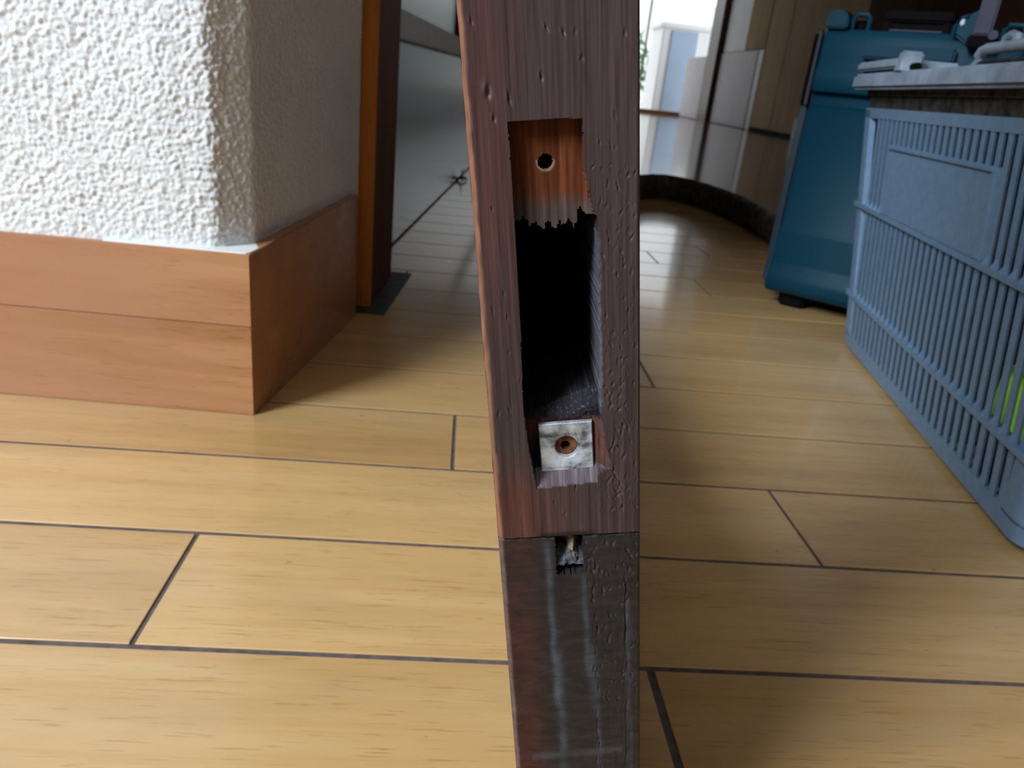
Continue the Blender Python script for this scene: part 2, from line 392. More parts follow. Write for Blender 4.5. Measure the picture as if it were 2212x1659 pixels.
b = MB(); lbox(b, 0.80, 0.845, -0.03, 0.004, 0.330, 1.9); kid(b, 'stile', M['jamb_dark'], 0.001)
b = MB(); lbox(b, 2.05, 7.55, -0.12, -0.004, 0.0, 2.4); lbox(b, -0.03, 2.05, -0.12, -0.031, 0, 2.4); lbox(b, -0.03, 2.05, -0.031, 0.0, 1.9, 2.4)
o = b.build('wall_left', M['panel_grey']); struct(o, 'glossy grey wall running down the left of the corridor', 'wall')
# small dark scrap by the panel
b = MB(); b.tube([(-0.022, 2.02, 0.004), (-0.010, 2.03, 0.012), (0.004, 2.05, 0.004)], 0.003, 6); b.tube([(-0.008, 2.025, 0.028), (-0.011, 2.03, 0.010), (-0.014, 2.035, 0.004)], 0.0028, 6)
b.tube([(-0.004, 2.01, 0.004), (-0.012, 2.03, 0.008), (-0.02, 2.05, 0.004)], 0.0022, 6)
tag(b.build('twig', M['black'], None, smooth=True), 'small dark forked scrap on the floor against the grey sliding panel', 'debris')

# ================================================================== ROOM SHELL out of frame and the far end
XR = 2.22
b = MB(); b.box(-2.0, 2.5, -2.6, 8.6, 2.4, 2.45)
struct(b.build('ceiling', M['ceiling']), 'plain board ceiling', 'ceiling')
b = MB()   # left wall with its window opening
b.box(-1.88, -1.82, -2.6, -1.55, 0, 2.4); b.box(-1.88, -1.82, -0.48, 0.70, 0, 2.4); b.box(-1.88, -1.82, -1.55, -0.48, 0, 1.15); b.box(-1.88, -1.82, -1.55, -0.48, 2.28, 2.4)
struct(b.build('wall_west', M['plaster']), 'plain plaster wall with the side window opening', 'wall')
b = MB()
b.box(-1.82, XR, -2.56, -2.5, 0, 2.4)
struct(b.build('wall_back', M['plaster']), 'plain plaster wall behind the viewer', 'wall')

wr = MB(); wr.box(XR + 0.012, XR + 0.08, -2.56, 7.675, 0, 2.4); wr.box(XR + 0.012, XR + 0.08, 7.675, 8.45, 0, 0.64); wr.box(XR + 0.012, XR + 0.08, 7.675, 8.45, 2.0, 2.4)
wall_right = wr.build('wall_right', M['brown_board']); struct(wall_right, 'right hand wall of tan and brown upright boards leading to the far doorway', 'wall')
def wr_part(name, y0, y1, z0, z1, mat, prot=0.0, bev=0.004):
    b = MB(); b.box(XR - prot, XR + 0.014, y0, y1, z0, z1); return b.build(name, mat, wall_right, bev)
edges = [(6.756, 5.855, 'tan_board'), (5.845, 4.72, 'tan_board'), (4.71, 4.20, 'brown_board'), (4.19, 3.62, 'brown_board'), (3.61, 3.02, 'brown_board'), (3.01, 2.4, 'brown_board'), (2.39, 1.5, 'brown_board')]
for hi, lo, m_ in edges:
    z0 = 0.09
    wr_part('wall_board', lo, hi if hi < 6.7 else 6.28, z0, 2.38, M[m_])
wr_part('wall_board', 6.30, 6.756, 0.66, 2.38, M['tan_board'])
wr_part('dark_edge_strip', 6.28, 6.40, 0.068, 0.655, M['post_brown'], 0.004)
wr_part('white_panel', 6.76, 7.36, 0.66, 2.38, M['white_paint'], 0.0)
wr_part('white_kick_board', 6.405, 7.365, 0.068, 0.655, M['white_kick'], 0.008)
wr_part('white_kick_board', 7.68, 8.40, 0.068, 0.635, M['white_kick'], 0.03)
wr_part('base_strip', 2.4, 6.28, 0.066, 0.088, M['black'], 0.004, 0.002)
b = MB(); b.box(XR - 0.05, XR + 0.012, 7.37, 7.67, 0.0655, 2.39)
o = b.build('trim_3', M['post_brown'], None, 0.004); struct(o, 'dark brown post in the right hand wall near the far doorway', 'trim')
b = MB(); b.box(XR - 0.012, XR - 0.004, 5.22, 5.40, 0.066, 0.20)
o = b.build('trim_4', M['white_paint'], None, 0.002); struct(o, 'short white trim piece low on the wall behind the teal case', 'trim')
# end wall lintel
b = MB(); b.box(0.45, XR + 0.08, 8.45, 8.55, 2.0, 2.4)
struct(b.build('wall_end', M['plaster']), 'plain lintel over the far doorway', 'wall')
door2 = empty('door_2', (1.35, 8.5, 0)); struct(door2, 'open far doorway with thin frame and orange wood sill', 'door')
def kid2(b, name, mat, bev=0.002):
    o = b.build(name, mat, door2, bev); o.matrix_parent_inverse = Matrix.Translation((1.35, 8.5, 0)).inverted(); return o
b = MB(); b.box(0.6, XR + 0.02, 8.44, 8.56, 0.0, 0.103); kid2(b, 'sill', M['sill'])
b = MB(); b.box(1.742, 1.758, 8.485, 8.515, 0.104, 2.0); kid2(b, 'frame_bar', M['post_brown'])

# outdoors beyond the doorway
b = MB(); b.box(-9, 14, 8.57, 22, -0.25, -0.2); tag(b.build('outdoor_ground', M['ground'], None), None, None); struct(bpy.data.objects['outdoor_ground'], 'pale paved ground outside the far doorway', 'ground')
b = MB(); b.box(0.0, 8.0, 13.0, 13.2, -0.2, 1.6); struct(b.build('wall_outside', M['outdoor_white']), 'bright white wall outside the far doorway', 'wall')
cab = empty('outdoor_cabinet', (2.2, 9.35, -0.2)); tag(cab, 'pale blue fronted white cabinet standing outside the bright far doorway', 'cabinet')
def kid3(b, name, mat, bev=0.01):
    o = b.build(name, mat, cab, bev); o.matrix_parent_inverse = Matrix.Translation(cab.location).inverted(); return o
b = MB(); b.box(2.03, 2.62, 9.02, 9.6, -0.2, 0.94); kid3(b, 'body', M['outdoor_white'])
b = MB(); b.box(2.125, 2.42, 9.0, 9.02, -0.15, 0.915); kid3(b, 'front_panel', M['outdoor_blue'], 0.004)
b = MB(); b.prism([(2.0, 8.99), (2.64, 8.99), (2.64, 9.62), (2.0, 9.62)], 0.94, 0.99); kid3(b, 'top', M['outdoor_white'])
# a bush
b = MB()
for i in range(420):
    c_ = Vector((2.02 + random.gauss(0, 0.22), 11.2 + random.gauss(0, 0.2), 0.45 + random.gauss(0, 0.33)))
    if c_.z < -0.15: c_.z = -0.1
    u = Vector((random.gauss(0, 1), random.gauss(0, 1), random.gauss(0, 1))).normalized() * 0.09; v_ = u.orthogonal().normalized() * 0.03
    b.add([c_ - u, c_ + v_, c_ + u, c_ - v_], [(0, 1, 2, 3)])
bush = empty('bush', (2.02, 11.2, -0.2)); tag(bush, 'green leafy bush outside the far doorway beside the pale cabinet', 'bush')
o = b.build('foliage', M['leaf'], bush); o['kind'] = 'stuff'; o.matrix_parent_inverse = Matrix.Translation(bush.location).inverted()
b = MB()
for dx, dy in ((0, 0), (0.08, 0.05), (-0.09, 0.03)): b.tube([(2.02 + dx * .3, 11.2, -0.2), (2.02 + dx, 11.2 + dy, 0.2), (2.02 + dx * 2.2, 11.2 + dy * 2, 0.8)], 0.012, 6)
o = b.build('stem', M['post_brown'], bush); o.matrix_parent_inverse = Matrix.Translation(bush.location).inverted()

# ================================================================== raised slab with a live edge
front = [(2.19, 1.27), (1.6, 1.25), (1.1, 1.27), (0.75, 1.255), (0.63, 1.265), (0.592, 1.32), (0.589, 1.393), (0.598, 1.50), (0.606, 1.60), (0.612, 1.696), (0.604, 1.80), (0.590, 1.89), (0.572, 1.96), (0.545, 2.008), (0.522, 2.026), (0.49, 2.01), (0.455, 1.965), (0.425, 1.958), (0.40, 2.0), (0.42, 2.2), (0.47, 2.6), (0.55, 3.2), (0.64, 4.2), (0.72, 5.4), (0.80, 6.6), (0.88, 8.40)]
dense = []
for (x0, y0), (x1, y1) in zip(front, front[1:]):
    n_ = max(1, int(math.hypot(x1 - x0, y1 - y0) / 0.012))
    if y0 > 2.5: n_ = min(n_, 12)
    for i in range(n_): dense.append((x0 + (x1 - x0) * i / n_, y0 + (y1 - y0) * i / n_))
dense.append(front[-1])
dense = np.array(dense)
dd = np.gradient(dense, axis=0); nn = np.stack([-dd[:, 1], dd[:, 0]], -1); nn /= np.linalg.norm(nn, axis=1, keepdims=True)   # left normal
# make sure it points outwards (away from slab interior 1.5, 4)
if ((dense - np.array([1.5, 4.0])) * nn).sum() < 0: nn = -nn
arc = np.concatenate([[0], np.cumsum(np.linalg.norm(np.diff(dense, axis=0), axis=1))])
lev = [(0.0650, -0.010), (0.0635, -0.004), (0.058, 0.002), (0.046, 0.004), (0.030, 0.000), (0.014, -0.008), (0.0005, -0.018)]
rows_ = []
for z_, off in lev:
    r_ = fbm(arc * 42, np.full_like(arc, z_ * 60), 3, 5) * 0.009 * (0.4 if z_ > 0.0645 else 1.0)
    q_ = dense + nn * (off + r_)[:, None]
    zz = np.full(len(q_), z_) + (fbm(arc * 30, np.full_like(arc, 3.3), 2, 8) * 0.004 if 0.001 < z_ < 0.062 else 0)
    rows_.append(np.column_stack([q_, zz]))
slab = empty('raised_slab', (1.4, 1.8, 0)); tag(slab, 'low raised wooden platform with glossy top and rough live edge beyond the plank floor', 'platform')
Pi = Matrix.Translation(slab.location).inverted()
o = link('live_edge', grid_mesh('live_edge', np.array(rows_)), M['bark'], slab); o.matrix_parent_inverse = Pi
top = [tuple(p_) for p_ in rows_[0][:, :2]] + [(2.19, 8.40)]
b = MB(); b.prism(top, 0.02, 0.0649); o = b.build('slab_top', M['slab'], slab); o.matrix_parent_inverse = Pi

# ================================================================== TEAL TOOL CASE
cs = Vector((0.763, -0.647, 0)).normalized(); cb = Vector((0.647, 0.763, 0)).normalized()    # along the face, away from viewer
c0 = Vector((0.428, 1.021, 0))
Mc = Matrix(((cs.x, cb.x, 0, c0.x), (cs.y, cb.y, 0, c0.y), (0, 0, 1, 0), (0, 0, 0, 1)))
case = empty('tool_case', mw=Mc); tag(case, 'teal plastic tool case standing upright behind the grey crate', 'case')
CWD = 0.222
prof = [(0.0235, 0.012), (0.020, 0.000), (0.023, -0.006), (0.030, -0.010), (0.044, -0.010), (0.058, -0.001), (0.062, 0.0), (0.102, 0.0), (0.106, 0.001), (0.119, 0.009),
        (0.256, 0.009), (0.262, 0.008), (0.265, 0.015), (0.277, 0.015), (0.281, 0.003), (0.286, 0.001), (0.304, 0.001), (0.308, 0.0035), (0.318, 0.005), (0.345, 0.006), (0.354, 0.014), (0.354, 0.060), (0.0235, 0.060)]
def extr(prof_, s0, s1, r=0.006):
    b = MB(); n_ = len(prof_); cols = [(s0, 1.0), (s0 + r * 0.3, 0.35), (s0 + r, 0), (s1 - r, 0), (s1 - r * 0.3, 0.35), (s1, 1.0)]
    for s_, k_ in cols: b.v += [(s_, y_ + r * k_ * (1 if y_ < 0.03 else 0), z_) for z_, y_ in prof_]
    for c_ in range(len(cols) - 1):
        for i in range(n_):
            j = (i + 1) % n_; b.f.append((c_ * n_ + i, c_ * n_ + j, (c_ + 1) * n_ + j, (c_ + 1) * n_ + i))
    b.f.append(tuple(range(n_ - 1, -1, -1))); b.f.append(tuple(range((len(cols) - 1) * n_, len(cols) * n_)))
    return b
extr(prof, 0.0, CWD).build('front_shell', M['teal'], case, smooth=True)
b = MB(); b.box(-0.006, CWD + 0.004, 0.062, 0.125, 0.020, 0.352); b.build('back_shell', M['teal'], case, 0.006)
b = MB(); b.box(0.001, CWD - 0.001, 0.057, 0.066, 0.024, 0.350); b.build('seal', M['black'], case)
# side edge strips with the tall hinge latch
b = MB(); b.box(-0.0135, 0.0, 0.020, 0.060, 0.024, 0.345); b.build('side_rim', M['teal_dark'], case, 0.004)
b = MB(); b.box(-0.0125, -0.0085, 0.013, 0.021, 0.262, 0.348); b.build('side_latch', M['black'], case, 0.0015)
b = MB(); b.box(-0.0065, -0.0030, 0.010, 0.021, 0.262, 0.352); b.build('side_latch', M['grey_latch'], case, 0.0015)
b = MB(); b.box(0.054, 0.156, -0.006, 0.008, 0.3215, 0.3375); b.build('ledge', M['teal'], case, 0.0025)
# top furniture
b = MB(); b.prism([(0.0, 0.354), (0.027, 0.354), (0.027, 0.366), (0.021, 0.3745), (0.006, 0.3745), (0.0, 0.368)], 0.004, 0.05)
b.v = [(x, z, y) for x, y, z in b.v]; b.build('top_lug', M['teal'], case, 0.002)
b = MB(); b.tube([(0.029, 0.020, 0.354), (0.029, 0.020, 0.3685), (0.032, 0.020, 0.3715), (0.045, 0.020, 0.3715), (0.048, 0.020, 0.368), (0.048, 0.020, 0.352)], 0.0028, 8); b.build('top_loop', M['teal'], case, smooth=True)
b = MB(); b.box(0.0275, 0.041, 0.03, 0.045, 0.352, 0.366); b.build('notch_block', M['black'], case, 0.002)
hd = MB()
hd.box(0.062, 0.139, 0.026, 0.046, 0.3665, 0.3785); hd.box(0.062, 0.072, 0.026, 0.046, 0.352, 0.368); hd.box(0.129, 0.139, 0.026, 0.046, 0.352, 0.368); hd.box(0.068, 0.133, 0.03, 0.044, 0.354, 0.367)
hd.build('handle', M['black'], case, 0.0025)
b = MB(); b.box(0.071, 0.130, 0.0245, 0.0262, 0.3555, 0.3575); b.build('handle_rib', M['grey_latch'], case, 0.0005)
b = MB(); b.prism([(0.144, 0.354), (0.182, 0.330), (0.182, 0.380), (0.168, 0.380), (0.158, 0.374), (0.147, 0.367)], 0.0, 0.05); b.v = [(x, z, y) for x, y, z in b.v]; b.build('top_lug', M['teal'], case, 0.003)
b = MB(); b.tube([(0.1465, -0.001, 0.352), (0.147, -0.001, 0.362), (0.151, -0.001, 0.3695), (0.158, -0.001, 0.372)], 0.0022, 8); b.build('lug_rim', M['teal'], case, smooth=True)
b = MB(); b.box(0.151, 0.155, -0.0022, 0.001, 0.362, 0.371); b.build('sticker', M['pale'], case, 0.001)
lt = MB(); lt.prism([(0.168, -0.012), (0.186, -0.012), (0.186, 0.002), (0.168, 0.002)], 0.352, 0.46); lt.build('latch', M['grey_latch'], case, 0.002)
lb = MB(); lb.box(0.164, 0.194, -0.014, 0.004, 0.3385, 0.352); lb.build('latch_foot', M['black'], bpy.data.objects['latch'], 0.002)
b = MB(); b.tube([(0.189, -0.017, 0.3525), (0.189, -0.012, 0.3525)], 0.005, 12); b.build('latch_rivet', M['grey_latch'], bpy.data.objects['latch'])
b = MB(); b.tube([(0.195, 0.012, 0.340), (0.195, 0.012, 0.362), (0.198, 0.012, 0.3655), (0.212, 0.012, 0.3655), (0.2155, 0.012, 0.361), (0.2155, 0.012, 0.340)], 0.003, 8); b.build('top_loop', M['teal'], case, smooth=True)
for sx in (0.018, 0.168):
    b = MB(); b.box(sx, sx + 0.036, 0.012, 0.05, 0.0003, 0.0235); b.build('foot', M['black'], case, 0.003)
b = MB(); b.box(0.014, 0.21, 0.055, 0.115, 0.0003, 0.020); b.build('foot', M['black'], case, 0.003)

# ================================================================== GREY CRATE
NB = Vector((0.376, 0.402)); FB = Vector((0.468, 0.855)); ca = (FB - NB).normalized(); co = Vector((-ca.y, ca.x)); CL = (FB - NB).length
# local frame: x = to the right (away from left face), y = along the long side, z up; origin = near-left base corner
Mk = Matrix(((-co.x, ca.x, 0, NB.x), (-co.y, ca.y, 0, NB.y), (0, 0, 1, 0), (0, 0, 0, 1)))
crate = empty('crate', mw=Mk); tag(crate, 'blue grey slatted plastic crate with a worn lid at the right', 'crate')
CWI = 0.33; HT = 0.272; TP = 0.036 / 0.279
def corner_ring(z, inset=0.0, r=0.018, n_=6):
    e = TP * z - inset; x0, x1, y0, y1 = -e, CWI + e, -e, CL + e; out = []
    for cx_, cy_, a0 in ((x1 - r, y1 - r, 0), (x0 + r, y1 - r, 90), (x0 + r, y0 + r, 180), (x1 - r, y0 + r, 270)):
        for i in range(n_ + 1):
            a = math.radians(a0 + 90 * i / n_); out.append((cx_ + r * math.cos(a), cy_ + r * math.sin(a)))
    return out
def ring_band(b, z0, z1, out0, out1, thick):
    """closed band round the crate: outer offset out0/out1 (positive proud of the wall), given thickness"""
    A0 = corner_ring(z0, -out0); A1 = corner_ring(z1, -out1); B0 = corner_ring(z0, thick - out0, 0.014); B1 = corner_ring(z1, thick - out1, 0.014); n_ = len(A0)
    b.v += [(x, y, z0) for x, y in A0] + [(x, y, z1) for x, y in A1] + [(x, y, z1) for x, y in B1] + [(x, y, z0) for x, y in B0]
    for i in range(n_):
        j = (i + 1) % n_
        for k_ in range(4):
            a = k_ * n_; c_ = ((k_ + 1) % 4) * n_
            b.f.append((a + i, a + j, c_ + j, c_ + i))
    return b
# base tray
b = MB(); ring_band(b, 0.0055, 0.020, 0.0, 0.0, 0.006); R0 = corner_ring(0.0, 0.007, 0.014); R1 = corner_ring(0.0055, 0.0)
n_ = len(R0); b.v = b.v; k0 = len(b.v); b.v += [(x, y, 0.0004) for x, y in R0] + [(x, y, 0.0056) for x, y in R1]
for i in range(n_): j = (i + 1) % n_; b.f.append((k0 + i, k0 + j, k0 + n_ + j, k0 + n_ + i))
b.f.append(tuple(k0 + n_ - 1 - i for i in range(n_))); b.f.append(tuple(k0 + n_ + i for i in range(n_)))
b.build('base', M['crate'], crate, smooth=True)
for z_ in (0.0655, 0.165):
    b = MB(); ring_band(b, z_ - 0.0035, z_ + 0.001, 0.003, 0.003, 0.010); b.build('rib', M['crate'], crate, smooth=True)
b = MB(); ring_band(b, 0.256, 0.266, 0.0, 0.0, 0.007); b.build('upper_band', M['crate'], crate, smooth=True)
b = MB(); ring_band(b, 0.266, 0.279, -0.003, -0.003, 0.006); b.build('grimy_band', M['crate_grime'], crate, smooth=True)
b = MB(); ring_band(b, 0.2785, 0.2838, 0.0, 0.0, 0.010); b.build('top_rim', M['crate_grime'], crate, smooth=True)
# corner posts (solid plastic wrapping each corner)
def wall_pt(side, s, z, d):      # point on a side wall: s along, d = depth inwards
    e = TP * z
    if side == 0: return (-e + d, s, z)
    if side == 1: return (CWI + e - d, s, z)
    if side == 2: return (s, -e + d, z)
    return (s, CL + e - d, z)
for cx_, cy_ in ((0, 0), (0, 1), (1, 0), (1, 1)):
    b = MB(); z0, z1 = 0.018, 0.264
    pts = []
    for z_ in (z0, z1):
        ring = corner_ring(z_); nI = 7
        idx = {(1, 1): 0, (0, 1): 7, (0, 0): 14, (1, 0): 21}[(cx_, cy_)]
        arc_ = ring[idx:idx + nI]
        p0 = arc_[0]; p1 = arc_[-1]
        d0 = {(1, 1): (0, -1), (0, 1): (1, 0), (0, 0): (0, 1), (1, 0): (-1, 0)}[(cx_, cy_)]
        d1 = {(1, 1): (-1, 0), (0, 1): (0, -1), (0, 0): (1, 0), (1, 0): (0, 1)}[(cx_, cy_)]
        wd = 0.016
        outl = [(p0[0] + d0[0] * wd, p0[1] + d0[1] * wd)] + arc_ + [(p1[0] + d1[0] * wd, p1[1] + d1[1] * wd)]
        cxm = (CWI / 2 - p0[0]); sx = 1 if cx_ == 0 else -1; sy = 1 if cy_ == 0 else -1
        ins = [(x + sx * 0.005 * (1 if True else 0), y + sy * 0.005) for x, y in outl]
        pts.append((outl, ins))
    (o0, i0), (o1, i1) = pts; m_ = len(o0)
    b.v = [(x, y, z0) for x, y in o0] + [(x, y, z1) for x, y in o1] + [(x, y, z1) for x, y in i1] + [(x, y, z0) for x, y in i0]
    for i in range(m_ - 1):
        for k_ in range(4): a = k_ * m_; c_ = ((k_ + 1) % 4) * m_; b.f.append((a + i, a + i + 1, c_ + i + 1, c_ + i))
    b.f.append((0, m_, 2 * m_, 3 * m_)); b.f.append((m_ - 1, 2 * m_ - 1, 3 * m_ - 1, 4 * m_ - 1))
    b.build('corner_post', M['crate'], crate, smooth=True)
# slats: one upright bar each
def slat(side, s, z0=0.017, z1=0.260, wd=0.0082, dp=0.0026):
    b = MB(); h2 = wd / 2
    b.hexa([wall_pt(side, s - h2, z0, 0.0005), wall_pt(side, s + h2, z0, 0.0005), wall_pt(side, s + h2 * 0.7, z0, dp), wall_pt(side, s - h2 * 0.7, z0, dp),
            wall_pt(side, s - h2, z1, 0.0005), wall_pt(side, s + h2, z1, 0.0005), wall_pt(side, s + h2 * 0.7, z1, dp), wall_pt(side, s - h2 * 0.7, z1, dp)])
    return b.build('slat', M['crate'], crate)
SP = 0.0143
nl = int((CL - 0.064) / SP)
for side in (0, 1):
    for i in range(nl + 1): slat(side, 0.034 + i * (CL - 0.068) / nl)
ns = int((CWI - 0.064) / SP)
for side in (2, 3):
    for i in range(ns + 1): slat(side, 0.034 + i * (CWI - 0.068) / ns)
# gussets standing on the ribs between slats
b = MB()
for z_ in (0.0665, 0.166):
    for i in range(nl + 1):
        s_ = 0.034 + i * (CL - 0.068) / nl; e = TP * z_
        if z_ > 0.1 and 0.13 < s_ < 0.375: continue
        b.add([(-e - 0.0028, s_ - 0.0022, z_), (-e - 0.0028, s_ + 0.0022, z_), (-e, s_ + 0.0016, z_ + 0.008), (-e, s_ - 0.0016, z_ + 0.008), (-e + 0.002, s_ - 0.0022, z_), (-e + 0.002, s_ + 0.0022, z_)],
              [(0, 1, 2, 3), (0, 3, 4), (1, 5, 2), (3, 2, 5, 4), (0, 4, 5, 1)])
o = b.build('gusset', M['crate'], crate); o['kind'] = 'stuff'
# smooth label plate
b = MB()
P8 = [wall_pt(0, 0.132, 0.166, -0.0012), wall_pt(0, 0.378, 0.166, -0.0012), wall_pt(0, 0.378, 0.166, 0.006), wall_pt(0, 0.132, 0.166, 0.006),
      wall_pt(0, 0.132, 0.233, -0.0012), wall_pt(0, 0.378, 0.233, -0.0012), wall_pt(0, 0.378, 0.233, 0.006), wall_pt(0, 0.132, 0.233, 0.006)]
b.hexa(P8); b.build('label_plate', M['crate'], crate, 0.0008)
b = MB(); b.hexa([wall_pt(0, 0.136, 0.229, -0.0035), wall_pt(0, 0.374, 0.229, -0.0035), wall_pt(0, 0.374, 0.229, 0.001), wall_pt(0, 0.136, 0.229, 0.001),
                  wall_pt(0, 0.136, 0.2325, -0.0035), wall_pt(0, 0.374, 0.2325, -0.0035), wall_pt(0, 0.374, 0.2325, 0.001), wall_pt(0, 0.136, 0.2325, 0.001)]); b.build('label_lip', M['crate'], bpy.data.objects['label_plate'], 0.0005)
# lid and its fittings
e = 0.036 + 0.012
b = MB(); b.box(-e, CWI + e, -e, CL + e, 0.284, 0.300); lid = b.build('lid', M['crate_lid'], crate, 0.003)
b = MB(); b.box(-e + 0.001, -e + 0.06, 0.372, CL + e - 0.002, 0.303, 0.3120); b.build('lid_flap', M['crate_lid'], lid, 0.002)
b = MB(); b.box(-e + 0.006, -e + 0.05, 0.388, 0.40, 0.300, 0.3032); b.build('flap_hinge', M['black'], lid, 0.001)
b = MB(); b.box(-e + 0.006, -e + 0.05, 0.49, 0.50, 0.300, 0.3032); b.build('flap_hinge', M['black'], lid, 0.001)
b = MB(); b.prism([(0.352, 0.2985), (0.376, 0.2985), (0.3715, 0.306), (0.366, 0.3175), (0.361, 0.3185), (0.3535, 0.317), (0.354, 0.308)], -e + 0.001, -e + 0.02); b.v = [(z, x, y) for x, y, z in b.v]
b.build('clip', M['crate_lid'], lid, 0.002)
b = MB(); b.tube([(-e + 0.012, 0.395, 0.3042), (-e + 0.012, 0.340, 0.3042)], 0.0036, 10); b.build('clip_pin', M['black'], lid)
b = MB(); zb = 0.300
b.tube([(-e + 0.006, 0.192, zb), (-e + 0.006, 0.1905, zb + 0.006), (-e + 0.006, 0.187, zb + 0.0095), (-e + 0.006, 0.180, zb + 0.0108), (-e + 0.006, 0.02, zb + 0.0108), (-e + 0.006, 0.012, zb + 0.008), (-e + 0.006, 0.01, zb)], 0.004, 10)
b.build('lid_handle', M['crate_lid'], lid, smooth=True)
b = MB(); b.tube([(-e + 0.012, 0.170, zb + 0.010), (-e + 0.012, 0.167, zb + 0.0175), (-e + 0.012, 0.160, zb + 0.0195), (-e + 0.012, 0.150, zb + 0.0175), (-e + 0.012, 0.146, zb + 0.010)], 0.0035, 8); b.build('lid_loop', M['crate_lid'], lid, smooth=True)
b = MB(); b.box(-e + 0.004, -e + 0.012, 0.06, 0.182, zb, zb + 0.003); b.build('handle_bed', M['crate_grime'], lid, 0.001)

# things in the crate
def in_crate(x, y, z=0.006): return Mk @ Matrix.Translation((x, y, z))
bt = empty('spray_bottle', mw=in_crate(0.055, 0.112)); tag(bt, 'lime green plastic bottle inside the grey crate seen between its slats', 'bottle')
ring = lambda r, z, k=20: [(r * math.cos(2 * math.pi * i / k), r * math.sin(2 * math.pi * i / k), z) for i in range(k)]
def lathe(prof_, k=20):
    b = MB()
    for r, z in prof_: b.v += ring(r, z, k)
    for a in range(len(prof_) - 1):
        for i in range(k): b.f.append((a * k + i, a * k + (i + 1) % k, (a + 1) * k + (i + 1) % k, (a + 1) * k + i))
    b.f.append(tuple(range(k - 1, -1, -1))); b.f.append(tuple(range((len(prof_) - 1) * k, len(prof_) * k))); return b
lathe([(0.034, 0.0), (0.037, 0.004), (0.037, 0.040)]).build('bottle_base', M['inner_dark'], bt, smooth=True)
lathe([(0.0395, 0.040), (0.040, 0.043), (0.040, 0.078), (0.036, 0.085), (0.016, 0.090)]).build('bottle_body', M['lime'], bt, smooth=True)
lathe([(0.014, 0.090), (0.014, 0.11), (0.010, 0.112)]).build('bottle_cap', M['black'], bt, smooth=True)
tb = empty('tool_box', mw=in_crate(0.12, 0.298)); tag(tb, 'dark plastic tool box lying inside the grey crate behind its label plate', 'box')
b = MB(); b.box(-0.10, 0.15, -0.13, 0.14, 0.0, 0.10); b.build('box_body', M['inner_dark'], tb, 0.006)
b = MB(); b.box(-0.102, 0.152, -0.132, 0.142, 0.10, 0.125); b.build('box_lid', M['inner_dark'], tb, 0.006)
b = MB(); b.tube([(0.02, -0.03, 0.124), (0.02, -0.03, 0.145), (0.02, 0.04, 0.145), (0.02, 0.04, 0.124)], 0.006, 8); b.build('box_handle', M['black'], tb, smooth=True)

# ================================================================== THE DOOR EDGE IN FRONT
Wv = Vector((0.98640337, -0.04688044, 0.15751384)); Nv = Vector((0.04936495, 0.99870996, -0.01189603)); Uv = -Vector((0.15675295, -0.01950994, -0.98744513))
Od = Vector((0.02624561, 0.16413141, 0.19220821)) - Uv * 0.19465
Md = Matrix(((Wv.x, Nv.x, Uv.x, Od.x), (Wv.y, Nv.y, Uv.y, Od.y), (Wv.z, Nv.z, Uv.z, Od.z), (0, 0, 0, 1)))
door = empty('sliding_door', mw=Md)
tag(door, 'dark stained wooden door seen edge on, with an empty lock mortise, leaning close to the camera', 'door')
V0 = 0.19465
HWD = 0.018
U = np.linspace(-HWD, HWD, 151)
def smooth(a, e0, e1): q = np.clip((a - e0) / (e1 - e0), 0, 1); return q * q * (3 - 2 * q)
def mm(*p_): return [x * 0.001 for x in p_]
def dents(UU, VV, spec):
    d = np.zeros_like(UU)
    for u0, v0, su, sv_, dep, ang in spec:
        m_ = (np.abs(VV - v0) < 4 * max(su, sv_)) & (np.abs(UU - u0) < 4 * max(su, sv_))
        if not m_.any(): continue
        c_, s_ = math.cos(ang), math.sin(ang); a = (UU[m_] - u0) * c_ + (VV[m_] - v0) * s_; q = -(UU[m_] - u0) * s_ + (VV[m_] - v0) * c_
        d[m_] += dep * (np.exp(-(a / su) ** 2 - (q / sv_) ** 2) - 0.45 * np.exp(-((a + 1.6 * su) / su) ** 2 - ((q + 0.5 * sv_) / sv_) ** 2))
    return d
def lerp3(a, b_, f): return a[None, None, :] * (1 - f[..., None]) + b_[None, None, :] * f[..., None] if a.ndim == 1 else a * (1 - f[..., None]) + b_[None, None, :] * f[..., None]

# ---- upper stile (v measured downwards from the lens axis, metres)
VT, VJ = -0.088, 0.0411
Vg = np.linspace(VT, VJ, 470); UU, VV = np.meshgrid(U, Vg)
jag = lambda s_, sc, am: fbm(s_ * sc, np.full_like(s_, 1.7), 2, int(sc) % 90) * am
uL = np.interp(VV, mm(-58.8, -45, -38.2, -12, 5.3, 15, 27.2), mm(-9.2, -9.0, -8.95, -9.1, -9.5, -8.9, -7.4)) + jag(VV, 900, 0.00012)
uR = np.interp(VV, mm(-58.5, -47, -43, -38.6, -38.2, -10, 8.6, 9.2, 14, 20, 22.5, 23.6, 26.2), mm(6.15, 6.5, 7.3, 8.3, 8.75, 8.75, 8.6, 9.0, 9.4, 10.4, 10.8, 8.2, 7.4)) + jag(VV, 700, 0.00035) * (VV > -0.04)
vTop = -0.0588 + (UU + 0.0092) * 0.02; vBot = 0.0273 - (UU + 0.0074) * 0.07
inside = (UU > uL) & (UU < uR) & (VV > vTop) & (VV < vBot)
depth = np.zeros_like(UU)
rag = -0.0362 + fbm(UU * 1300, UU * 0 + 0.3, 3, 31) * 0.0022 - np.where(UU > 0.0048, 0.0032, 0) * smooth(UU, 0.0046, 0.0049) - np.where(UU < -0.0062, 0.0016, 0)
floor_d = np.full_like(UU, 0.0042) + fbm(UU * 500, VV * 60, 2, 4) * 0.00035
